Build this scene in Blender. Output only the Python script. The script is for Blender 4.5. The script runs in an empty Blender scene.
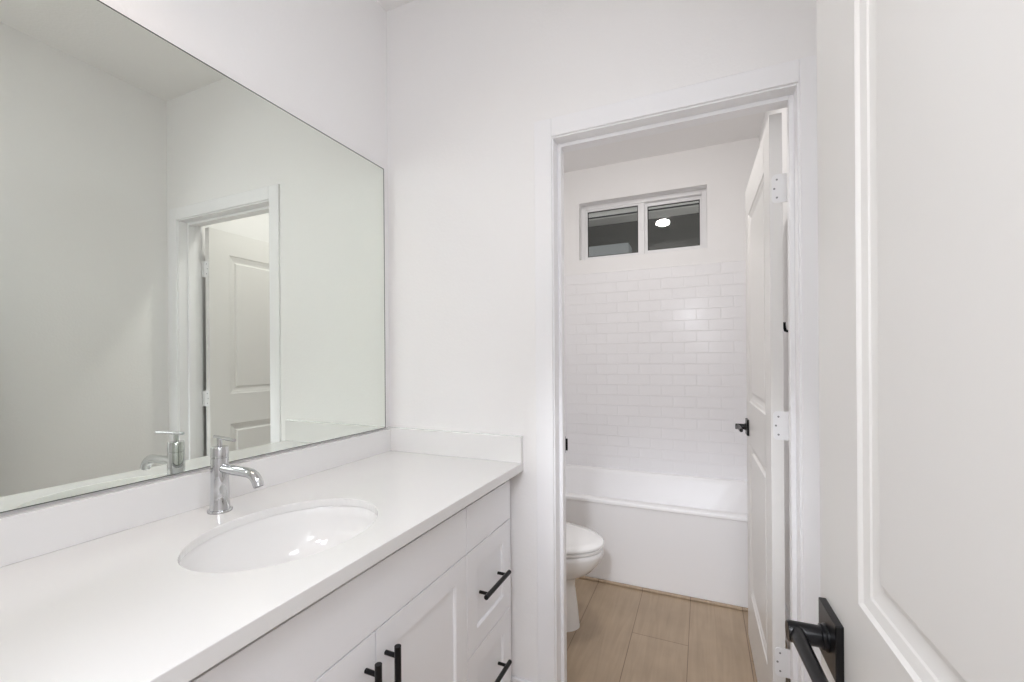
import bpy, bmesh, math
from mathutils import Vector, Matrix

S = bpy.context.scene
COL = S.collection

# ------------------------------------------------------------------ camera
CAM = Vector((1.186, 0.0, 1.2886))
YAW, ROLL, FPX, CY = math.radians(23.626), math.radians(-0.4), 434.67, 358.78
cd = bpy.data.cameras.new('camera')
cam = bpy.data.objects.new('camera', cd)
COL.objects.link(cam)
cd.sensor_width = 36.0
cd.lens = FPX / 1024 * 36
cd.shift_y = (CY - 341) / 1024
cd.clip_start = 0.02
cam.matrix_world = (Matrix.Translation(CAM) @ Matrix.Rotation(YAW, 4, 'Z')
                    @ Matrix.Rotation(math.pi / 2, 4, 'X') @ Matrix.Rotation(ROLL, 4, 'Z'))
S.camera = cam

# ------------------------------------------------------------------ light, sky, exposure
W = bpy.data.worlds.new('sky')
S.world = W
W.use_nodes = True
bg = W.node_tree.nodes['Background']
bg.inputs[0].default_value = (0.97, 0.965, 0.96, 1)
bg.inputs[1].default_value = 0.75

def lamp(name, kind, loc, energy, color=(1, 1, 1), size=0.1, rot=(0, 0, 0), shape='DISK', size_y=None):
    d = bpy.data.lights.new(name, kind)
    d.energy = energy
    d.color = color
    if kind == 'AREA':
        d.shape = shape
        d.size = size
        if size_y:
            d.size_y = size_y
    else:
        d.shadow_soft_size = size
    o = bpy.data.objects.new(name, d)
    o.location = loc
    o.rotation_euler = rot
    COL.objects.link(o)
    return o

lamp('flash_lamp', 'POINT', (1.02, -0.30, 1.90), 9.0, (0.95, 0.985, 1.05), 0.085)  # photographer's flash, unseen behind the viewpoint
sp = lamp('tub_fill_spot', 'SPOT', (1.02, -0.30, 1.90), 85, (0.95, 0.985, 1.05), 0.065)  # added spot through the doorway, brightens tub apron and toilet; no real fixture
sp.data.spot_size, sp.data.spot_blend = math.radians(29), 1.0
sp.rotation_euler = (Vector((1.06, 2.5, 0.35)) - sp.location).to_track_quat('-Z', 'Y').to_euler()
lamp('hall_fill', 'AREA', (0.85, -1.20, 2.71), 22, (0.95, 0.98, 1.05), 0.9)  # added soft fill, out of view, raises the ambient light from behind
lamp('vanity_lamp', 'AREA', (0.14, 0.30, 2.30), 1.5, (1.0, 0.82, 0.68), 0.10, (0, math.radians(-35), 0), 'RECTANGLE', 0.4)
lamp('doorway_fill', 'POINT', (1.26, -0.10, 1.55), 3.1, (0.97, 0.985, 1.03), 0.13)  # added fill light beside the viewpoint, lifts the cabinet fronts
lamp('cabinet_fill', 'AREA', (1.40, 0.46, 2.30), 3.4, (0.95, 0.98, 1.05), 0.3, (0, math.radians(48), 0))  # added unseen fill above the open door, tilted at the cabinet fronts
lamp('toilet_room_lamp', 'AREA', (0.815, 1.92, 2.715), 8.3, (0.99, 0.96, 0.93), 0.14, (math.radians(16), 0, 0))

vs = S.view_settings
vs.view_transform = 'Standard'
vs.look = 'None'
vs.gamma = 1
vs.use_curve_mapping = False
vs.exposure = 0.08
cy = S.cycles
cy.use_denoising = True
cy.max_bounces = 14
cy.diffuse_bounces = 8
cy.glossy_bounces = 8
cy.caustics_reflective = True
cy.blur_glossy = 0.0
cy.sample_clamp_indirect = 25.0
cy.use_guiding = True
cy.use_surface_guiding = True
cy.use_adaptive_sampling = False

# ------------------------------------------------------------------ materials
def mat(name, col, rough=0.5, metal=0.0, spec=0.5, coat=0.0, bump=None, emit=None):
    m = bpy.data.materials.new(name)
    m.use_nodes = True
    nt = m.node_tree
    b = nt.nodes['Principled BSDF']
    b.inputs['Base Color'].default_value = (*col, 1)
    b.inputs['Roughness'].default_value = rough
    b.inputs['Metallic'].default_value = metal
    b.inputs['Specular IOR Level'].default_value = spec
    b.inputs['Coat Weight'].default_value = coat
    b.inputs['Coat Roughness'].default_value = 0.05
    if emit:
        b.inputs['Emission Color'].default_value = (*emit[0], 1)
        b.inputs['Emission Strength'].default_value = emit[1]
    if bump:
        scale, strength, dist = bump
        tc = nt.nodes.new('ShaderNodeTexCoord')
        n = nt.nodes.new('ShaderNodeTexNoise')
        n.inputs['Scale'].default_value = scale
        n.inputs['Detail'].default_value = 3
        bp = nt.nodes.new('ShaderNodeBump')
        bp.inputs['Strength'].default_value = strength
        bp.inputs['Distance'].default_value = dist
        nt.links.new(tc.outputs['Object'], n.inputs['Vector'])
        nt.links.new(n.outputs['Fac'], bp.inputs['Height'])
        nt.links.new(bp.outputs['Normal'], b.inputs['Normal'])
    return m

M = {}
M['wall'] = mat('wall_paint', (0.86, 0.853, 0.852), 0.55, spec=0.35, bump=(110, 0.2, 0.003))
M['ceiling'] = mat('ceiling_paint', (0.86, 0.85, 0.845), 0.8, bump=(90, 0.25, 0.004))
M['trim'] = mat('trim_paint', (0.865, 0.865, 0.88), 0.32, spec=0.5)
M['door'] = mat('door_paint', (0.775, 0.765, 0.75), 0.36, spec=0.5)
M['cabinet'] = mat('cabinet_paint', (0.91, 0.915, 0.94), 0.33, spec=0.5)
M['quartz'] = mat('white_quartz', (0.81, 0.805, 0.80), 0.12, spec=0.55, coat=0.3)
M['porcelain'] = mat('porcelain', (0.86, 0.855, 0.85), 0.07, spec=0.55, coat=0.5)
M['acrylic'] = mat('tub_acrylic', (0.89, 0.888, 0.90), 0.34, spec=0.4, coat=0.0)
M['chrome'] = mat('chrome', (0.62, 0.63, 0.64), 0.06, metal=1)
M['black'] = mat('matte_black_metal', (0.004, 0.004, 0.005), 0.28, spec=0.35)
M['hinge'] = mat('painted_hinge', (0.82, 0.82, 0.83), 0.4)
M['screw'] = mat('screw_slot', (0.25, 0.25, 0.26), 0.4, metal=0.5)
M['mirror'] = mat('mirror_silver', (0.865, 0.905, 0.850), 0.0, metal=1)
M['mirror_edge'] = mat('mirror_edge', (0.06, 0.07, 0.065), 0.2)
M['vinyl'] = mat('window_vinyl', (0.83, 0.83, 0.84), 0.35)
M['gasket'] = mat('window_gasket', (0.02, 0.02, 0.02), 0.6)
M['rail_shade'] = mat('shaded_cabinet', (0.62, 0.57, 0.47), 0.6)  # top rail only: white paint with the worktop's shade put into its colour
M['dark_wall'] = mat('dark_stucco', (0.105, 0.102, 0.096), 0.9, bump=(60, 0.5, 0.01))
M['soffit'] = mat('soffit_paint', (0.66, 0.64, 0.62), 0.7)
M['fascia_line'] = mat('dark_flashing', (0.015, 0.015, 0.018), 0.6)
M['grey_block'] = mat('weathered_block', (0.34, 0.35, 0.36), 0.9, bump=(40, 0.6, 0.01))
M['drain'] = mat('rubber', (0.02, 0.02, 0.02), 0.6)
M['dome'] = mat('frosted_lit_dome', (0.9, 0.8, 0.55), 0.4, emit=((1.0, 0.74, 0.30), 1.1))

def floor_material():
    m = bpy.data.materials.new('wood_look_tile')
    m.use_nodes = True
    nt = m.node_tree
    N, L = nt.nodes, nt.links
    b = N['Principled BSDF']
    tc = N.new('ShaderNodeTexCoord')
    sep = N.new('ShaderNodeSeparateXYZ')
    com = N.new('ShaderNodeCombineXYZ')
    L.new(tc.outputs['Object'], sep.inputs[0])
    ax = N.new('ShaderNodeMath'); ax.operation = 'ADD'; ax.inputs[1].default_value = -2.092 + 6.0
    ay = N.new('ShaderNodeMath'); ay.operation = 'ADD'; ay.inputs[1].default_value = -0.8765 + 2.695
    L.new(sep.outputs['Y'], ax.inputs[0]); L.new(sep.outputs['X'], ay.inputs[0])
    L.new(ax.outputs[0], com.inputs[0]); L.new(ay.outputs[0], com.inputs[1])
    br = N.new('ShaderNodeTexBrick')
    br.offset = 0.5; br.offset_frequency = 2; br.squash = 1
    br.inputs['Scale'].default_value = 1
    br.inputs['Brick Width'].default_value = 1.2
    br.inputs['Row Height'].default_value = 0.245
    br.inputs['Mortar Size'].default_value = 0.0016
    br.inputs['Mortar Smooth'].default_value = 0.1
    br.inputs['Bias'].default_value = 0.0
    br.inputs['Color1'].default_value = (0.355, 0.268, 0.185, 1)
    br.inputs['Color2'].default_value = (0.390, 0.298, 0.210, 1)
    br.inputs['Mortar'].default_value = (0.17, 0.115, 0.08, 1)
    L.new(com.outputs[0], br.inputs['Vector'])
    # grain stretched along the planks
    mp = N.new('ShaderNodeMapping'); mp.inputs['Scale'].default_value = (38, 2.4, 1)
    L.new(tc.outputs['Object'], mp.inputs[0])
    no = N.new('ShaderNodeTexNoise'); no.inputs['Scale'].default_value = 1; no.inputs['Detail'].default_value = 6
    no.inputs['Distortion'].default_value = 1.2
    L.new(mp.outputs[0], no.inputs['Vector'])
    n2 = N.new('ShaderNodeTexNoise'); n2.inputs['Scale'].default_value = 5; n2.inputs['Detail'].default_value = 3
    L.new(tc.outputs['Object'], n2.inputs['Vector'])
    add = N.new('ShaderNodeMath'); add.operation = 'ADD'
    L.new(no.outputs['Fac'], add.inputs[0]); L.new(n2.outputs['Fac'], add.inputs[1])
    mr = N.new('ShaderNodeMapRange'); mr.inputs[1].default_value = 0.6; mr.inputs[2].default_value = 1.4
    mr.inputs[3].default_value = 0.82; mr.inputs[4].default_value = 1.16
    L.new(add.outputs[0], mr.inputs[0])
    mul = N.new('ShaderNodeMix'); mul.data_type = 'RGBA'; mul.blend_type = 'MULTIPLY'; mul.inputs[0].default_value = 1
    L.new(br.outputs['Color'], mul.inputs[6]); L.new(mr.outputs[0], mul.inputs[7])
    L.new(mul.outputs[2], b.inputs['Base Color'])
    b.inputs['Roughness'].default_value = 0.42
    bp = N.new('ShaderNodeBump'); bp.inputs['Strength'].default_value = 0.4; bp.inputs['Distance'].default_value = 0.001
    inv = N.new('ShaderNodeMath'); inv.operation = 'SUBTRACT'; inv.inputs[0].default_value = 1
    L.new(br.outputs['Fac'], inv.inputs[1]); L.new(inv.outputs[0], bp.inputs['Height'])
    L.new(bp.outputs['Normal'], b.inputs['Normal'])
    return m

def subway_material(name, axis):
    """white glossy 3x6 subway tile with pale grout; axis is the horizontal axis of the wall"""
    m = bpy.data.materials.new(name)
    m.use_nodes = True
    nt = m.node_tree
    N, L = nt.nodes, nt.links
    b = N['Principled BSDF']
    tc = N.new('ShaderNodeTexCoord')
    sep = N.new('ShaderNodeSeparateXYZ'); com = N.new('ShaderNodeCombineXYZ')
    L.new(tc.outputs['Object'], sep.inputs[0])
    a1 = N.new('ShaderNodeMath'); a1.operation = 'ADD'; a1.inputs[1].default_value = 3.006
    a2 = N.new('ShaderNodeMath'); a2.operation = 'ADD'; a2.inputs[1].default_value = -1.93 + 0.076 * 40
    L.new(sep.outputs[axis], a1.inputs[0]); L.new(sep.outputs['Z'], a2.inputs[0])
    L.new(a1.outputs[0], com.inputs[0]); L.new(a2.outputs[0], com.inputs[1])
    br = N.new('ShaderNodeTexBrick')
    br.offset = 0.5; br.offset_frequency = 2
    br.inputs['Scale'].default_value = 1
    br.inputs['Brick Width'].default_value = 0.154
    br.inputs['Row Height'].default_value = 0.076
    br.inputs['Mortar Size'].default_value = 0.0021
    br.inputs['Mortar Smooth'].default_value = 0.35
    br.inputs['Color1'].default_value = (0.0, 0.0, 0.0, 1)
    br.inputs['Color2'].default_value = (1.0, 1.0, 1.0, 1)
    L.new(com.outputs[0], br.inputs['Vector'])
    mix = N.new('ShaderNodeMix'); mix.data_type = 'RGBA'
    mix.inputs[6].default_value = (0.87, 0.865, 0.88, 1)
    mix.inputs[7].default_value = (0.87, 0.865, 0.88, 1)
    L.new(br.outputs['Fac'], mix.inputs[0])
    L.new(mix.outputs[2], b.inputs['Base Color'])
    mr = N.new('ShaderNodeMapRange'); mr.inputs[3].default_value = 0.17; mr.inputs[4].default_value = 0.6
    L.new(br.outputs['Fac'], mr.inputs[0]); L.new(mr.outputs[0], b.inputs['Roughness'])
    # pillowed edge + slight unevenness of the glaze
    no = N.new('ShaderNodeTexNoise'); no.inputs['Scale'].default_value = 9
    L.new(tc.outputs['Object'], no.inputs['Vector'])
    ma = N.new('ShaderNodeMath'); ma.operation = 'MULTIPLY_ADD'; ma.inputs[1].default_value = 0.5
    su = N.new('ShaderNodeMath'); su.operation = 'SUBTRACT'; su.inputs[0].default_value = 1
    L.new(br.outputs['Fac'], su.inputs[1])
    L.new(no.outputs['Fac'], ma.inputs[0]); L.new(su.outputs[0], ma.inputs[2])
    bp = N.new('ShaderNodeBump'); bp.inputs['Strength'].default_value = 0.7; bp.inputs['Distance'].default_value = 0.0020
    L.new(ma.outputs[0], bp.inputs['Height']); L.new(bp.outputs['Normal'], b.inputs['Normal'])
    return m

def glass_material():
    m = bpy.data.materials.new('window_glass')
    m.use_nodes = True
    nt = m.node_tree
    N, L = nt.nodes, nt.links
    N.remove(N['Principled BSDF'])
    tr = N.new('ShaderNodeBsdfTransparent'); tr.inputs[0].default_value = (0.9, 0.92, 0.91, 1)
    gl = N.new('ShaderNodeBsdfGlossy'); gl.inputs['Roughness'].default_value = 0.0
    fr = N.new('ShaderNodeFresnel'); fr.inputs[0].default_value = 1.5
    mx = N.new('ShaderNodeMixShader')
    L.new(fr.outputs[0], mx.inputs[0]); L.new(tr.outputs[0], mx.inputs[1]); L.new(gl.outputs[0], mx.inputs[2])
    L.new(mx.outputs[0], N['Material Output'].inputs[0])
    return m

M['floor'] = floor_material()
M['tile_x'] = subway_material('subway_tile_x', 'X')
M['tile_y'] = subway_material('subway_tile_y', 'Y')
M['glass'] = glass_material()

# ------------------------------------------------------------------ helpers
def obj(name, bm, m, parent=None, smooth=False, bevel=0.0, seg=2, auto=None):
    bmesh.ops.recalc_face_normals(bm, faces=bm.faces)
    me = bpy.data.meshes.new(name)
    bm.to_mesh(me); bm.free()
    o = bpy.data.objects.new(name, me)
    for mm in (m if isinstance(m, (list, tuple)) else [m]):
        me.materials.append(mm)
    COL.objects.link(o)
    if parent:
        o.parent = parent
    if smooth:
        for p in me.polygons:
            p.use_smooth = True
        if auto:
            me.set_sharp_from_angle(angle=math.radians(auto))
    if bevel:
        md = o.modifiers.new('bevel', 'BEVEL')
        md.width = bevel; md.segments = seg; md.limit_method = 'ANGLE'; md.angle_limit = math.radians(35)
    return o

def struct(name, bm, m, parent=None, **k):
    o = obj(name, bm, m, parent, **k)
    if parent is None:
        o['kind'] = 'structure'
    return o

def tag(o, label, cat=None, group=None):
    o['label'] = label
    if cat:
        o['category'] = cat
    if group:
        o['group'] = group
    return o

def empty(name, loc=(0, 0, 0), rz=0.0):
    o = bpy.data.objects.new(name, None)
    o.location = loc
    o.rotation_euler = (0, 0, rz)
    o.empty_display_size = 0.05
    COL.objects.link(o)
    return o

def box(bm, x0, x1, y0, y1, z0, z1):
    v = [bm.verts.new((x, y, z)) for x in (x0, x1) for y in (y0, y1) for z in (z0, z1)]
    for f in ((0, 1, 3, 2), (4, 6, 7, 5), (0, 4, 5, 1), (2, 3, 7, 6), (0, 2, 6, 4), (1, 5, 7, 3)):
        bm.faces.new([v[i] for i in f])

def B(*boxes):
    bm = bmesh.new()
    for b in boxes:
        box(bm, *b)
    return bm

def rings(bm, loops, cap0=True, cap1=True, closed=True):
    """bridge a list of equal-length point loops"""
    vs = [[bm.verts.new(p) for p in l] for l in loops]
    n = len(vs[0])
    for a, b in zip(vs, vs[1:]):
        for i in range(n if closed else n - 1):
            j = (i + 1) % n
            bm.faces.new((a[i], a[j], b[j], b[i]))
    if cap0:
        bm.faces.new(vs[0][::-1])
    if cap1:
        bm.faces.new(vs[-1])
    return vs

def tube(bm, pts, r, n=20, cap=True):
    """round tube through pts; r is one radius or one per point"""
    pts = [Vector(p) for p in pts]
    rs = r if isinstance(r, (list, tuple)) else [r] * len(pts)
    loops = []
    t0 = (pts[1] - pts[0]).normalized()
    u = t0.orthogonal().normalized()
    for i, p in enumerate(pts):
        if i == 0:
            t = (pts[1] - pts[0]).normalized()
        elif i == len(pts) - 1:
            t = (pts[-1] - pts[-2]).normalized()
        else:
            t = ((pts[i] - pts[i - 1]).normalized() + (pts[i + 1] - pts[i]).normalized()).normalized()
        u = (u - t * u.dot(t)).normalized()
        w = t.cross(u)
        loops.append([p + (u * math.cos(a) + w * math.sin(a)) * rs[i] for a in (2 * math.pi * k / n for k in range(n))])
    rings(bm, loops, cap, cap)

def lathe(bm, prof, c=(0, 0, 0), n=40, cap0=True, cap1=True):
    rings(bm, [[(c[0] + r * math.cos(2 * math.pi * k / n), c[1] + r * math.sin(2 * math.pi * k / n), c[2] + z)
                for k in range(n)] for r, z in prof], cap0, cap1)

def panel_face(bm, P, w, h, panels, prof):
    """A face of width w, height h with sunk panels. P(a, b, d) maps (across, up, depth) to a point.
    panels: list of (a0, a1, b0, b1), stacked, same a0/a1. prof: list of (inset, depth)."""
    a0, a1 = panels[0][0], panels[0][1]
    def quad(x0, x1, y0, y1):
        bm.faces.new([bm.verts.new(P(*q)) for q in ((x0, y0, 0), (x1, y0, 0), (x1, y1, 0), (x0, y1, 0))])
    quad(0, a0, 0, h); quad(a1, w, 0, h)
    b = 0
    for p in sorted(panels, key=lambda q: q[2]):
        quad(a0, a1, b, p[2])
        b = p[3]
        loops = [[P(p[0] + i, p[2] + i, d), P(p[1] - i, p[2] + i, d), P(p[1] - i, p[3] - i, d), P(p[0] + i, p[3] - i, d)]
                 for i, d in [(0, 0)] + prof]
        rings(bm, loops, False, True)
    quad(a0, a1, b, h)

def slab_edges(bm, P0, P1, w, h):
    c = [(0, 0), (w, 0), (w, h), (0, h)]
    for i in range(4):
        q, r = c[i], c[(i + 1) % 4]
        bm.faces.new([bm.verts.new(p) for p in (P0(*q, 0), P0(*r, 0), P1(*r, 0), P1(*q, 0))])

# ------------------------------------------------------------------ room dimensions
WX = 1.5375                 # right wall
DY, DY2 = 1.45, 1.565       # the two faces of the wall between the rooms
EY0, EY1 = -0.125, -0.012     # the two faces of the entry wall
BY = 3.27                   # back wall of the tub alcove
HC = 2.734
OX0, OX1, OH = 0.715, 1.436, 2.056   # toilet room doorway
LX = -0.006                 # left wall face, behind the mirror

# ------------------------------------------------------------------ setting
struct('floor', B((-0.9, 2.6, -2.3, 3.45, -0.05, 0)), M['floor'])
struct('ceiling', B((-0.9, 2.6, -2.3, EY1, HC, HC + 0.08), (-0.15, 1.70, EY1, 3.42, HC, HC + 0.08)), M['ceiling'])
struct('wall_left', B((LX - 0.12, LX, EY0, 3.42, 0, HC)), M['wall'])
struct('wall_right', B((WX, WX + 0.12, EY0, 3.42, 0, HC)), M['wall'])
struct('wall_middle', B((LX, OX0 - 0.012, DY, DY2, 0, HC), (OX1 + 0.012, WX, DY, DY2, 0, HC),
                        (OX0 - 0.012, OX1 + 0.012, DY, DY2, OH + 0.012, HC)), M['wall'])
EX0, EX1 = 0.52, 1.395
struct('wall_entry', B((LX, EX0, EY0, EY1, 0, HC), (EX1, WX, EY0, EY1, 0, HC), (EX0, EX1, EY0, EY1, 2.06, HC)), M['wall'])
WX0, WX1, WZ0, WZ1 = 0.325, 1.223, 2.040, 2.476
struct('wall_back', B((LX, WX0, BY, BY + 0.15, 0, HC), (WX1, WX, BY, BY + 0.15, 0, HC),
                      (WX0, WX1, BY, BY + 0.15, 0, WZ0), (WX0, WX1, BY, BY + 0.15, WZ1, HC)), M['wall'])

# the hall behind the viewpoint
struct('wall_hall', B((-0.9, -0.8, -2.2, EY0, 0, HC), (2.5, 2.6, -2.2, EY0, 0, HC), (-0.9, 2.6, -2.3, -2.2, 0, HC),
                      (-0.9, LX - 0.12, EY0, EY1, 0, HC), (WX + 0.12, 2.6, EY0, EY1, 0, HC)), M['wall'])
# tile surround on three sides of the tub
TY = 2.50
TT = 1.93
def tile_panel(name, bm, m):
    return struct(name, bm, m, bevel=0.003)
tile_panel('wall_tiled_back', B((LX, WX, BY - 0.010, BY, 0.44, TT)), M['tile_x'])
tile_panel('wall_tiled_left', B((LX, LX + 0.010, TY, BY - 0.010, 0.44, TT)), M['tile_y'])
tile_panel('wall_tiled_right', B((WX - 0.010, WX, TY, BY - 0.010, 0.44, TT)), M['tile_y'])

# jamb and casing of the toilet room doorway
bm = B((OX0 - 0.012, OX0, DY - 0.001, DY2 + 0.001, 0, OH + 0.012), (OX1, OX1 + 0.012, DY - 0.001, DY2 + 0.001, 0, OH + 0.012),
       (OX0, OX1, DY - 0.001, DY2 + 0.001, OH, OH + 0.012))
struct('trim_1', bm, M['trim'], bevel=0.001)
bm = B((OX0, OX0 + 0.013, 1.494, 1.528, 0, OH), (OX1 - 0.013, OX1, 1.494, 1.528, 0, OH),
       (OX0 + 0.013, OX1 - 0.013, 1.494, 1.528, OH - 0.013, OH))
struct('trim_2', bm, M['trim'], bevel=0.002)
def casing(name, x0, x1, ztop, yf, thick, wd, sgn, m=None):
    """flat casing: side boards and head butted; yf wall face, sgn the side it stands out to"""
    ya, yb = sorted((yf, yf + sgn * thick))
    bm = B((x0 - wd, x0, ya, yb, 0, ztop + wd), (x1, x1 + wd, ya, yb, 0, ztop + wd), (x0, x1, ya, yb, ztop, ztop + wd))
    return struct(name, bm, m or M['trim'], bevel=0.003)
casing('trim_3', OX0 - 0.005, OX1 + 0.005, OH + 0.005, DY, 0.009, 0.064, -1)
casing('trim_4', OX0 - 0.005, OX1 + 0.005, OH + 0.005, DY2, 0.014, 0.064, 1)
# entry doorway lining (beside and behind the viewpoint)
struct('trim_5', B((EX0, EX0 + 0.012, EY0, EY1, 0, 2.06), (EX1 - 0.012, EX1, EY0, EY1, 0, 2.06),
                   (EX0 + 0.012, EX1 - 0.012, EY0, EY1, 2.048, 2.06)), M['trim'])

bm = B((OX0, OX0 + 0.0018, 1.532, 1.568, 0.937, 0.997), (OX0, OX0 + 0.009, 1.568, 1.571, 0.945, 0.989))
strike = struct('trim_7', bm, M['black'])
strike['label'] = 'black strike plate on the left door jamb'
# baseboards
struct('baseboard_middle', B((0.545, OX0 - 0.070, DY - 0.013, DY, 0, 0.135), (OX1 + 0.070, WX - 0.013, DY - 0.013, DY, 0, 0.135)), M['trim'], bevel=0.004)
struct('baseboard_right', B((WX - 0.013, WX, EY1, DY, 0, 0.135), (WX - 0.013, WX, DY2 + 0.016, TY - 0.005, 0, 0.135)), M['trim'], bevel=0.004)
struct('baseboard_left', B((LX, LX + 0.013, DY2, TY - 0.005, 0, 0.135)), M['trim'], bevel=0.004)
struct('trim_6', B((0.0, WX - 0.014, 2.485, 2.508, 0, 0.012)), M['floor'], bevel=0.004)

# ------------------------------------------------------------------ window
wy = BY + 0.075
fw = 0.034
bm = B((WX0, WX0 + fw, wy, wy + 0.06, WZ0, WZ1), (WX1 - fw, WX1, wy, wy + 0.06, WZ0, WZ1),
       (WX0 + fw, WX1 - fw, wy, wy + 0.06, WZ0, WZ0 + 0.022), (WX0 + fw, WX1 - fw, wy, wy + 0.06, WZ1 - fw, WZ1))
win = struct('window_1', bm, M['vinyl'], bevel=0.003)
xm = 0.772
# sliding sash (left, nearer) and fixed lite (right, farther)
def sash(x0, x1, y0, y1, rail, stile_l, stile_r):
    z0, z1 = WZ0 + 0.022, WZ1 - fw
    bm = B((x0, x0 + stile_l, y0, y1, z0, z1), (x1 - stile_r, x1, y0, y1, z0, z1),
           (x0 + stile_l, x1 - stile_r, y0, y1, z0, z0 + rail), (x0 + stile_l, x1 - stile_r, y0, y1, z1 - rail, z1))
    s = obj('sash', bm, M['vinyl'], win, bevel=0.002)
    yg = (y0 + y1) / 2
    xa, xb, za, zb = x0 + stile_l, x1 - stile_r, z0 + rail, z1 - rail
    obj('pane', B((xa, xb, yg, yg + 0.003, za, zb)), M['glass'], s)
    g = 0.006
    obj('gasket', B((xa, xa + g, yg - 0.003, yg, za, zb), (xb - g, xb, yg - 0.003, yg, za, zb),
                    (xa + g, xb - g, yg - 0.003, yg, za, za + g), (xa + g, xb - g, yg - 0.003, yg, zb - g, zb)), M['gasket'], s)
    return s
s1 = sash(WX0 + fw, xm + 0.028, wy + 0.006, wy + 0.028, 0.014, 0.014, 0.046)
s2 = sash(xm, WX1 - fw, wy + 0.030, wy + 0.052, 0.026, 0.048, 0.012)
obj('latch', B((xm + 0.006, xm + 0.018, wy - 0.002, wy + 0.006, 2.235, 2.285)), M['vinyl'], s1, bevel=0.002)

# ------------------------------------------------------------------ what the window looks out on
o = obj('neighbouring_wall', B((-3.5, 3.5, 5.5, 5.7, 0, 3.0)), M['dark_wall'])
tag(o, 'dark grey stucco wall of the building seen through the small window', 'wall')
sof = empty('roof_eave', (0, 5.3, 2.97))
tag(sof, 'pale grey roof eave with dark line above the dark wall outside the window', 'eave')
obj('soffit', B((-3.5, 3.5, -0.06, 0.35, 0, 0.02)), M['soffit'], sof)
obj('drip_edge', B((-3.5, 3.5, -0.075, -0.06, 0.012, 0.026)), M['fascia_line'], sof)
obj('fascia', B((-3.5, 3.5, -0.072, -0.055, 0.026, 0.085)), M['soffit'], sof)
obj('gutter_edge', B((-3.5, 3.5, -0.10, -0.055, 0.085, 0.115)), M['fascia_line'], sof)
blk = obj('block_ledge', B((-1.2, 0.43, 5.05, 5.3, 0, 2.60)), M['grey_block'], bevel=0.008)
tag(blk, 'light grey block ledge in the lower part of the left window pane', 'ledge')

# ------------------------------------------------------------------ doors
def door_leaf(name, origin, rz, w, h, t, panels, hinge_z, handle_z, backset, lever_flip, hs=1.0):
    """leaf hinged at origin, running along local +Y; local -X is the face seen. """
    root = empty(name, origin, rz)
    root['kind'] = 'structure'
    prof = [(0.003, 0.003), (0.014, 0.0055), (0.016, 0.0072), (0.030, 0.0118), (0.037, 0.0125), (0.044, 0.0035)]
    bm = bmesh.new()
    P0 = lambda a, b, d: (0 + d, a, b)
    P1 = lambda a, b, d: (t - d, a, b)
    panel_face(bm, P0, w, h, panels, prof)
    panel_face(bm, P1, w, h, panels, prof)
    slab_edges(bm, P0, P1, w, h)
    bmesh.ops.remove_doubles(bm, verts=bm.verts, dist=1e-5)
    obj('door_panel', bm, M['door'], root, bevel=0.0012)
    # lever sets on both faces
    for sx, x in ((-1, 0.0), (1, t)):
        hx = x
        yc = w - backset
        hb = 0.0355
        xa, xb = sorted((hx, hx + sx * 0.009))
        hd = obj('door_handle', B((xa, xb, yc - hb, yc + hb, handle_z - hb, handle_z + hb)), M['black'], root, bevel=0.0012)
        bm = bmesh.new()
        prof2 = [(0.0185, 0.009), (0.0185, 0.012), (0.0168, 0.0135), (0.0168, 0.017), (0.0142, 0.018), (0.0142, 0.055), (0.0130, 0.058)]
        prof2 = [(r * hs, d_ * hs) for r, d_ in prof2]
        n = 28
        rings(bm, [[(hx + sx * d, yc + r * math.cos(2 * math.pi * k / n), handle_z + r * math.sin(2 * math.pi * k / n)) for k in range(n)] for r, d in prof2])
        obj('neck', bm, M['black'], hd, smooth=True, auto=35)
        bm = bmesh.new()
        loops = []
        L = 0.115
        for s, ww, hh in ((-0.010, 0.008, 0.009), (0.0, 0.0108, 0.0125), (0.03, 0.0098, 0.0105), (L * .7, 0.0088, 0.0095), (L, 0.0082, 0.009)):
            cx = hx + sx * (0.0465 - 0.004 * max(0, s) / L) * hs
            ww, hh = ww * hs, hh * hs
            loops.append([(cx + ww * math.cos(a) , yc - s, handle_z + hh * math.sin(a)) for a in (2 * math.pi * k / 20 for k in range(20))])
        rings(bm, loops)
        obj('lever', bm, M['black'], hd, smooth=True, auto=40)
    # latch plate
    obj('latch_plate', B((t / 2 - 0.0125, t / 2 + 0.0125, w, w + 0.0012, handle_z - 0.028, handle_z + 0.028)), M['black'], root)
    # hinges: leaf on the door edge plus knuckle
    for hz in hinge_z:
        bm = bmesh.new()
        r = 0.012
        z0, z1, x0, x1 = hz - 0.0445, hz + 0.0445, 0.006, t + 0.016
        out = [(x1, z0), (x1, z1)]
        for k in range(5):
            a = math.pi / 2 * k / 4
            out.append((x0 + r - r * math.sin(a), z1 - r + r * math.cos(a)))
        for k in range(5):
            a = math.pi / 2 * k / 4
            out.append((x0 + r - r * math.cos(a), z0 + r - r * math.sin(a)))
        rings(bm, [[(x, -0.0022, z) for x, z in out], [(x, 0.0, z) for x, z in out]])
        hg = obj('hinge', bm, M['hinge'], root)
        bm = bmesh.new()
        for k in range(5):
            tube(bm, [(t + 0.0165, -0.004, z0 + k * 0.0178 + 0.0006), (t + 0.0165, -0.004, z0 + (k + 1) * 0.0178 - 0.0006)], 0.0055, 14)
        obj('knuckle', bm, M['hinge'], hg, smooth=True, auto=40)
        bm = bmesh.new()
        for dx, dz in ((0.020, 0.028), (0.013, 0.0), (0.020, -0.028)):
            tube(bm, [(dx, -0.0022, hz + dz), (dx, -0.0030, hz + dz)], 0.0030, 12)
        obj('screw', bm, M['screw'], hg)
    return root

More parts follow.
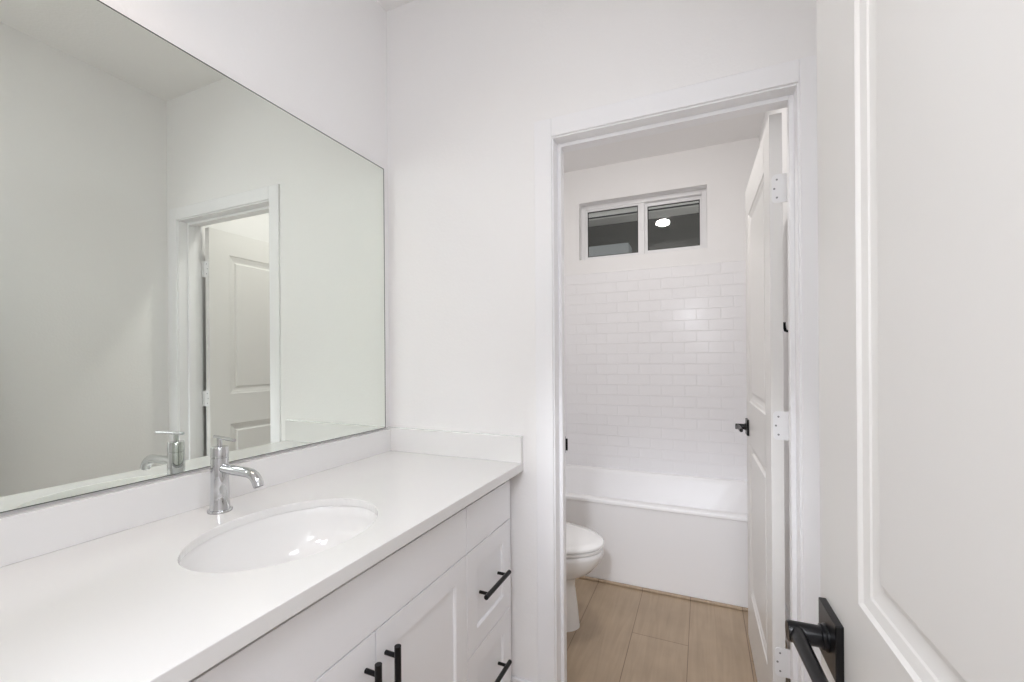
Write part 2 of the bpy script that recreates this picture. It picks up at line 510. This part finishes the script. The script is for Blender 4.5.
# toilet room door, swung in and seen along its face
w2 = 0.700
d2 = door_leaf('door_2', (1.3830, 1.578, 0.008), math.radians(0.78), w2, 2.042, 0.035,
          [(0.115, w2 - 0.115, 0.24, 0.905), (0.115, w2 - 0.115, 1.085, 1.905)],
          (0.328, 1.066, 1.806), 0.967, 0.062, 1, 0.9)
d2['label'] = 'white two-panel toilet room door swung inward with painted hinges on its edge'
# entry door standing open at the right of the viewpoint
w1 = 0.752
d1 = door_leaf('door_1', (1.3720, -0.006, 0.008), math.radians(2.55), w1, 2.028, 0.035,
          [(0.146, w1 - 0.146, 0.24, 0.80), (0.146, w1 - 0.146, 1.004, 1.905)],
          (0.20, 1.0, 1.80), 0.914, 0.062, 1, 0.92)
d1['label'] = 'white panelled entry door standing open at the right with black lever handle'

# ------------------------------------------------------------------ vanity cabinet
FX = 0.560        # front faces
CBX = 0.542       # face frame
VY0, VY1 = 0.055, 1.447
van = empty('vanity_cabinet', (0.0, 0.75, 0))
tag(van, 'white shaker vanity cabinet with black bar pulls under the quartz top', 'cabinet')
oy = -0.75
zc0, zc1 = 0.886, 0.916
bm = B((0.004, CBX - 0.02, VY0 + oy, VY0 + 0.018 + oy, 0.10, zc0), (0.004, CBX - 0.02, VY1 - 0.018 + oy, VY1 + oy, 0.10, zc0),
       (0.004, CBX - 0.02, VY0 + 0.018 + oy, VY1 - 0.018 + oy, 0.10, 0.118),
       (CBX - 0.02, CBX, VY0 + oy, VY1 + oy, 0.10, 0.135),        (CBX - 0.02, CBX, VY0 + oy, VY0 + 0.04 + oy, 0.135, 0.835), (CBX - 0.02, CBX, 1.395 + oy, VY1 + oy, 0.135, 0.835),
       (CBX - 0.02, CBX, 0.312 + oy, 0.352 + oy, 0.135, 0.835), (CBX - 0.02, CBX, 1.074 + oy, 1.114 + oy, 0.135, 0.835))
obj('body', bm, M['cabinet'], van)
obj('top_rail', B((CBX - 0.02, CBX, VY0 + 0.04 + oy, 1.395 + oy, 0.800, 0.842)), M['rail_shade'], van)
obj('toe_kick', B((CBX - 0.075, CBX - 0.06, VY0 + oy, VY1 + oy, 0.0, 0.10)), M['cabinet'], van)

def front(name, y0, y1, z0, z1, shaker):
    w, h, t = y1 - y0, z1 - z0, FX - CBX - 0.0005
    bm = bmesh.new()
    P0 = lambda a, b, d: (FX - d, y0 + oy + a, z0 + b)
    P1 = lambda a, b, d: (FX - t + d, y0 + oy + a, z0 + b)
    if shaker:
        f = 0.060
        panel_face(bm, P0, w, h, [(f, w - f, f, h - f)], [(0.0035, 0.0035), (0.0035, 0.007)])
    else:
        bm.faces.new([bm.verts.new(P0(*q, 0)) for q in ((0, 0), (w, 0), (w, h), (0, h))])
    bm.faces.new([bm.verts.new(P1(*q, 0)) for q in ((0, 0), (w, 0), (w, h), (0, h))])
    slab_edges(bm, P0, P1, w, h)
    bmesh.ops.remove_doubles(bm, verts=bm.verts, dist=1e-5)
    return obj(name, bm, M['cabinet'], van, bevel=0.0012)

def pull(parent, y, z, vertical, L=0.172, cc=0.128):
    """T-bar pull in black: bar and two posts"""
    bm = bmesh.new()
    x = FX + 0.032
    if vertical:
        tube(bm, [(x, y + oy, z - L / 2), (x, y + oy, z + L / 2)], 0.0072, 18)
        for s in (-1, 1):
            tube(bm, [(FX - 0.001, y + oy, z + s * cc / 2), (x, y + oy, z + s * cc / 2)], 0.0050, 14)
    else:
        tube(bm, [(x, y + oy - L / 2, z), (x, y + oy + L / 2, z)], 0.0072, 18)
        for s in (-1, 1):
            tube(bm, [(FX - 0.001, y + oy + s * cc / 2, z), (x, y + oy + s * cc / 2, z)], 0.0050, 14)
    return obj('handle', bm, M['black'], parent, smooth=True, auto=40, bevel=0.0006)

G = 0.0015
ys = [0.0, 0.333, 0.714, 1.0955, 1.405]
Z = [0.125, 0.4165, 0.7250, 0.8600]
front('false_front', ys[1] + G, ys[3] - G, Z[2] + G, Z[3], False)
for a, b, hy in ((ys[1], ys[2], ys[2] - 0.030), (ys[2], ys[3], ys[2] + 0.030)):
    dr = front('door', a + G, b - G, Z[0], Z[2] - G, True)
    pull(dr, hy, 0.597, True)
for a, b in ((VY0 + 0.002, ys[1]), (ys[3], ys[4])):
    front('drawer', a + G, b - G, Z[2] + G, Z[3], False)
    for z0, z1 in ((Z[1], Z[2]), (Z[0], Z[1])):
        dw = front('drawer', a + G, b - G, z0 + G, z1 - G, True)
        pull(dw, (a + b) / 2 - 0.012, (z0 + z1) / 2 + 0.007, False)

# ------------------------------------------------------------------ worktop with oval cut-out
SX, SY, SA, SB = 0.345, 0.688, 0.166, 0.208     # sink centre and half axes (x, y)
def hole_slab(bm, x0, x1, y0, y1, z0, z1, lift=0.0, n=96):
    angs = [2 * math.pi * k / n for k in range(n)]
    for cx, cyy in ((x0, y0), (x1, y0), (x1, y1), (x0, y1)):
        angs.append(math.atan2(cyy - SY, cx - SX) % (2 * math.pi))
    angs = sorted(set(round(a, 6) for a in angs))
    def outer(a):
        c, s = math.cos(a), math.sin(a)
        t = min([(x1 - SX) / c if c > 1e-9 else 1e9, (x0 - SX) / c if c < -1e-9 else 1e9,
                 (y1 - SY) / s if s > 1e-9 else 1e9, (y0 - SY) / s if s < -1e-9 else 1e9])
        return SX + c * t, SY + s * t
    def inner(a, e=0.0):
        c, s = math.cos(a), math.sin(a)
        r = (SA + e) * (SB + e) / math.hypot((SB + e) * c, (SA + e) * s)
        return SX + c * r, SY + s * r
    R = 0.002
    loops = [[(*outer(a), z0) for a in angs], [(*outer(a), z1) for a in angs], [(*inner(a, R), z1) for a in angs],
             [(*inner(a, R * .3), z1 - R * .3) for a in angs], [(*inner(a), z1 - R) for a in angs], [(*inner(a), z0 + lift) for a in angs], [(*inner(a, 0.06), z0 + lift) for a in angs]]
    vs = rings(bm, loops, False, False)
    for i in range(len(angs)):
        j = (i + 1) % len(angs)
        bm.faces.new((vs[-1][i], vs[-1][j], vs[0][j], vs[0][i]))
ct = empty('countertop', (0.3, 0.75, 0.892))
tag(ct, 'white quartz countertop with backsplash and oval sink cut-out over the vanity cabinet', 'countertop')
def sub(bm, loc):
    bmesh.ops.translate(bm, verts=bm.verts, vec=-Vector(loc))
    return bm
bm = bmesh.new()
hole_slab(bm, -0.003, 0.594, VY0, 1.449, zc0, zc1, 0.010)
obj('slab', sub(bm, ct.location), M['quartz'], ct, bevel=0.0015)
obj('side_splash', sub(B((-0.003, 0.018, VY0, 1.429, zc1 + 0.0002, 1.0045)), ct.location), M['quartz'], ct, bevel=0.0015)
obj('back_splash', sub(B((-0.003, 0.594, 1.4295, 1.4499, zc1 + 0.0002, 1.0105)), ct.location), M['quartz'], ct, bevel=0.0015)

# ------------------------------------------------------------------ sink
snk = empty('sink', (SX, SY, 0.72))
tag(snk, 'oval white undermount sink set below the quartz countertop', 'sink')
bm = bmesh.new()
n = 72
def el(sc, z, off=0.0, th=0):
    return [((SA + off) * sc * math.cos(a), (SB + off) * sc * math.sin(a), z - 0.72) for a in (2 * math.pi * k / n for k in range(n))]
zt = zc0 + 0.0095
loops = [el(1, zt, 0.018), el(1, zt, 0.004), el(1, zt - 0.006, 0.000)]
for k in range(1, 13):
    a = math.pi / 2 * k / 12
    loops.append(el(math.cos(a) ** 0.62 * 0.90 + 0.10, zt - 0.006 - 0.135 * math.sin(a) ** 0.92))
loops.append(el(0.11, zt - 0.150))
loops.append(el(0.11, zt - 0.160))
vs_ = rings(bm, loops, False, False)
inner_n = len(loops)
loops2 = [el(1, zt - 0.010, 0.018)]
for k in range(1, 13):
    a = math.pi / 2 * k / 12
    loops2.append(el(math.cos(a) ** 0.62 * 0.90 + 0.10, zt - 0.012 - 0.140 * math.sin(a) ** 0.92, 0.008))
loops2.append(el(0.11, zt - 0.160, 0.008))
vo = rings(bm, loops2, False, False)
for A, C_ in ((vs_[0], vo[0]), (vs_[-1], vo[-1])):
    for i in range(n):
        j = (i + 1) % n
        bm.faces.new((A[i], A[j], C_[j], C_[i]))
obj('basin', bm, M['porcelain'], snk, smooth=True, auto=50)
bm = bmesh.new()
zb_ = zt - 0.150 - 0.72
lathe(bm, [(0.0165, zb_ - 0.008), (0.0165, zb_ - 0.001), (0.0215, zb_ + 0.0015), (0.0235, zb_ + 0.0015), (0.0235, zb_ + 0.0005)], cap0=True, cap1=False)
dr_ = obj('drain', bm, M['chrome'], snk, smooth=True, auto=50)
bm = bmesh.new()
lathe(bm, [(0.0148, zb_ - 0.006), (0.0148, zb_ + 0.003), (0.012, zb_ + 0.005), (0.004, zb_ + 0.0056)])
obj('stopper', bm, M['chrome'], dr_, smooth=True, auto=50)

# ------------------------------------------------------------------ faucet
FXX, FYY = 0.0890, 0.6960
fa = empty('faucet', (FXX, FYY, zc1))
tag(fa, 'chrome single-hole faucet with thin lever behind the oval sink', 'faucet')
bm = bmesh.new()
lathe(bm, [(0.0268, 0.0003), (0.0268, 0.005), (0.0258, 0.0065), (0.0222, 0.007), (0.0215, 0.009), (0.0198, 0.06), (0.0190, 0.130), (0.0186, 0.1325)], n=48)
obj('body', bm, M['chrome'], fa, smooth=True, auto=35)
bm = bmesh.new()
lathe(bm, [(0.0178, 0.1325), (0.0178, 0.1338), (0.0190, 0.1345), (0.0188, 0.158), (0.0178, 0.1600)], n=48)
cap_ = obj('cartridge_cap', bm, M['chrome'], fa, smooth=True, auto=35)
bm = bmesh.new()
tube(bm, [(0, 0, 0.159), (0, 0, 0.180)], 0.0058, 18)
hb_ = obj('handle', bm, M['chrome'], fa, smooth=True, auto=35)
bm = bmesh.new()
tube(bm, [(-0.024, 0.0032, 0.1825), (0.020, -0.0026, 0.1825), (0.070, -0.0093, 0.1820)], [0.0045, 0.0045, 0.0040], 16)
obj('lever', bm, M['chrome'], hb_, smooth=True, auto=35)
bm = bmesh.new()
pts = [(0.010, 0, 0.108), (0.04, 0, 0.107), (0.107, 0, 0.1055)]
for k in range(1, 9):
    a = math.radians(66) * k / 8
    pts.append((0.107 + 0.034 * math.sin(a), 0, 0.105 - 0.034 * (1 - math.cos(a))))
pts.append((pts[-1][0] + 0.0035, 0, pts[-1][2] - 0.008))
tube(bm, pts, 0.0118, 24)
sp_ = obj('spout', bm, M['chrome'], fa, smooth=True, auto=40, bevel=0.0008)
p, q = Vector(pts[-2]), Vector(pts[-1])
d = (q - p).normalized()
bm = bmesh.new(); tube(bm, [q - d * 0.004, q + d * 0.0012], 0.0098, 20)
obj('aerator', bm, M['screw'], sp_)

# ------------------------------------------------------------------ mirror
MY0, MY1, MZ0, MZ1 = 0.10, 1.4165, 1.0125, 2.0650
mi = empty('mirror', (-0.005, 0.76, 1.0125))
tag(mi, 'large frameless wall mirror above the quartz backsplash', 'mirror')
obj('glass', sub(B((-0.0055, 0.0, MY0, MY1, MZ0, MZ1)), mi.location), M['mirror'], mi)
e = 0.0022
obj('edge', sub(B((-0.0055, 0.0006, MY0, MY1, MZ1, MZ1 + e), (-0.0055, 0.0006, MY1, MY1 + e, MZ0, MZ1 + e),
                  (-0.0055, 0.0006, MY0, MY1 + e, MZ0 - e * 0.8, MZ0)), mi.location), M['mirror_edge'], mi)

# ------------------------------------------------------------------ toilet
TCY = 2.035
to = empty('toilet', (0.0, TCY, 0))
tag(to, 'white elongated toilet with closed lid standing beside the bathtub', 'toilet')
def seat_outline(x0, x1, hw, n=48, sq=0.0):
    """D-shaped outline: rounded front at x1, flatter rear at x0; centred on y = 0"""
    pts = []
    xc = x0 + (x1 - x0) * 0.42
    for k in range(n):
        a = 2 * math.pi * k / n
        c, s = math.cos(a), math.sin(a)
        if c >= 0:
            x = xc + (x1 - xc) * c
            y = hw * s
        else:
            x = xc + (xc - x0) * -(abs(c) ** 0.7)
            y = hw * (1 if s > 0 else -1) * abs(s) ** 0.75 * (1 - 0.10 * abs(c))
        pts.append((x, y))
    return pts
def outline_loop(x0, x1, hw, z):
    return [(x, y, z) for x, y in seat_outline(x0, x1, hw)]
# bowl and pedestal
bm = bmesh.new()
loops = [outline_loop(0.16, 0.640, 0.112, 0.0), outline_loop(0.16, 0.638, 0.110, 0.02), outline_loop(0.16, 0.630, 0.102, 0.10),
         outline_loop(0.17, 0.618, 0.096, 0.19), outline_loop(0.18, 0.620, 0.098, 0.228), outline_loop(0.20, 0.650, 0.120, 0.250),
         outline_loop(0.22, 0.698, 0.150, 0.280), outline_loop(0.23, 0.733, 0.170, 0.320), outline_loop(0.24, 0.752, 0.179, 0.362),
         outline_loop(0.24, 0.753, 0.180, 0.382), outline_loop(0.245, 0.747, 0.175, 0.386)]
rings(bm, loops)
bw = obj('bowl', bm, M['porcelain'], to, smooth=True, auto=60)
bm = bmesh.new()
rings(bm, [outline_loop(0.27, 0.728, 0.160, 0.3865), outline_loop(0.27, 0.728, 0.160, 0.3905), outline_loop(0.24, 0.750, 0.181, 0.3905), outline_loop(0.24, 0.754, 0.184, 0.393),
           outline_loop(0.24, 0.754, 0.184, 0.403), outline_loop(0.245, 0.750, 0.180, 0.4055)])
obj('seat', bm, M['porcelain'], to, smooth=True, auto=50)
bm = bmesh.new()
rings(bm, [outline_loop(0.27, 0.728, 0.160, 0.406), outline_loop(0.27, 0.728, 0.160, 0.410), outline_loop(0.24, 0.754, 0.183, 0.410), outline_loop(0.24, 0.758, 0.187, 0.4125), outline_loop(0.24, 0.758, 0.187, 0.420),
           outline_loop(0.246, 0.752, 0.182, 0.4255), outline_loop(0.28, 0.71, 0.150, 0.4285), outline_loop(0.36, 0.60, 0.070, 0.430)])
obj('lid', bm, M['porcelain'], to, smooth=True, auto=50)
bm = B((0.20, 0.245, -0.09, 0.09, 0.388, 0.411)); obj('lid_hinge', bm, M['porcelain'], to, bevel=0.006)
bm = bmesh.new()
def rrect(x0, x1, y0, y1, z, r=0.03, k=5):
    pts = []
    for cx, cyy, a0 in ((x1 - r, y1 - r, 0), (x0 + r, y1 - r, 90), (x0 + r, y0 + r, 180), (x1 - r, y0 + r, 270)):
        for i in range(k):
            a = math.radians(a0 + 90 * i / (k - 1))
            pts.append((cx + r * math.cos(a), cyy + r * math.sin(a), z))
    return pts
rings(bm, [rrect(0.06, 0.24, -0.12, 0.12, 0.26), rrect(0.04, 0.245, -0.15, 0.15, 0.36), rrect(0.030, 0.205, -0.185, 0.185, 0.405), rrect(0.018, 0.215, -0.205, 0.205, 0.74)])
tk = obj('tank', bm, M['porcelain'], to, smooth=True, auto=40)
bm = bmesh.new()
rings(bm, [rrect(0.012, 0.222, -0.212, 0.212, 0.741), rrect(0.010, 0.225, -0.215, 0.215, 0.747), rrect(0.010, 0.225, -0.215, 0.215, 0.765), rrect(0.016, 0.219, -0.209, 0.209, 0.772)])
obj('tank_lid', bm, M['porcelain'], tk, smooth=True, auto=40)
bm = bmesh.new()
tube(bm, [(0.214, -0.15, 0.69), (0.232, -0.15, 0.69)], 0.011, 16)
tube(bm, [(0.230, -0.155, 0.69), (0.230, -0.085, 0.685)], [0.006, 0.0075], 14)
obj('flush_lever', bm, M['chrome'], tk, smooth=True, auto=40)

# ------------------------------------------------------------------ bathtub
tb = empty('bathtub', (0.768, 2.89, 0))
tag(tb, 'white alcove bathtub with flat apron below the subway tile', 'bathtub')
X0, X1, Y0, Y1, ZR = LX + 0.002, WX - 0.002, 2.512, BY - 0.0105, 0.468
def rr(x0, x1, y0, y1, z, r, k=10):
    return rrect(x0, x1, y0, y1, z, r, k)
bm = bmesh.new()
loops = [rr(X0, X1, Y0, Y1, 0.0, 0.002), rr(X0, X1, Y0, Y1, 0.445, 0.002), rr(X0, X1, Y0 - 0.004, Y1, 0.449, 0.002),
         rr(X0, X1, Y0 - 0.004, Y1, ZR - 0.009, 0.003), rr(X0, X1, Y0 - 0.001, Y1, ZR - 0.002, 0.004), rr(X0 + .001, X1 - .001, Y0 + 0.006, Y1, ZR, 0.006),
         rr(X0 + 0.060, X1 - 0.09, Y0 + 0.058, Y1 - 0.040, ZR, 0.10), rr(X0 + 0.066, X1 - 0.096, Y0 + 0.064, Y1 - 0.046, ZR - 0.005, 0.10),
         rr(X0 + 0.075, X1 - 0.110, Y0 + 0.072, Y1 - 0.055, ZR - 0.03, 0.11), rr(X0 + 0.13, X1 - 0.24, Y0 + 0.135, Y1 - 0.105, 0.16, 0.13),
         rr(X0 + 0.16, X1 - 0.30, Y0 + 0.165, Y1 - 0.135, 0.125, 0.12), rr(X0 + 0.22, X1 - 0.38, Y0 + 0.21, Y1 - 0.18, 0.115, 0.10)]
rings(bm, loops)
bmesh.ops.translate(bm, verts=bm.verts, vec=(-0.768, -2.89, 0))
obj('tub_shell', bm, M['acrylic'], tb, smooth=True, auto=40)
bm = bmesh.new()
tube(bm, [(-0.768 + 0.33, 0.0, 0.1155), (-0.768 + 0.33, 0.0, 0.119)], 0.03, 24)
obj('drain', bm, M['chrome'], tb, smooth=True, auto=40)

# ------------------------------------------------------------------ black hook glimpsed behind the inner door
hk = empty('robe_hook', (WX, 2.10, 1.40))
tag(hk, 'small black hook on the right wall glimpsed between toilet room door and jamb', 'hook')
bm = bmesh.new(); tube(bm, [(0, 0, 0), (-0.008, 0, 0)], 0.022, 20)
obj('mounting_plate', bm, M['black'], hk, smooth=True, auto=40)
bm = bmesh.new()
tube(bm, [(-0.008, 0, 0.0), (-0.025, 0, -0.006), (-0.036, 0, -0.002), (-0.040, 0, 0.020), (-0.040, 0, 0.032)], 0.006, 14)
obj('arm', bm, M['black'], hk, smooth=True)
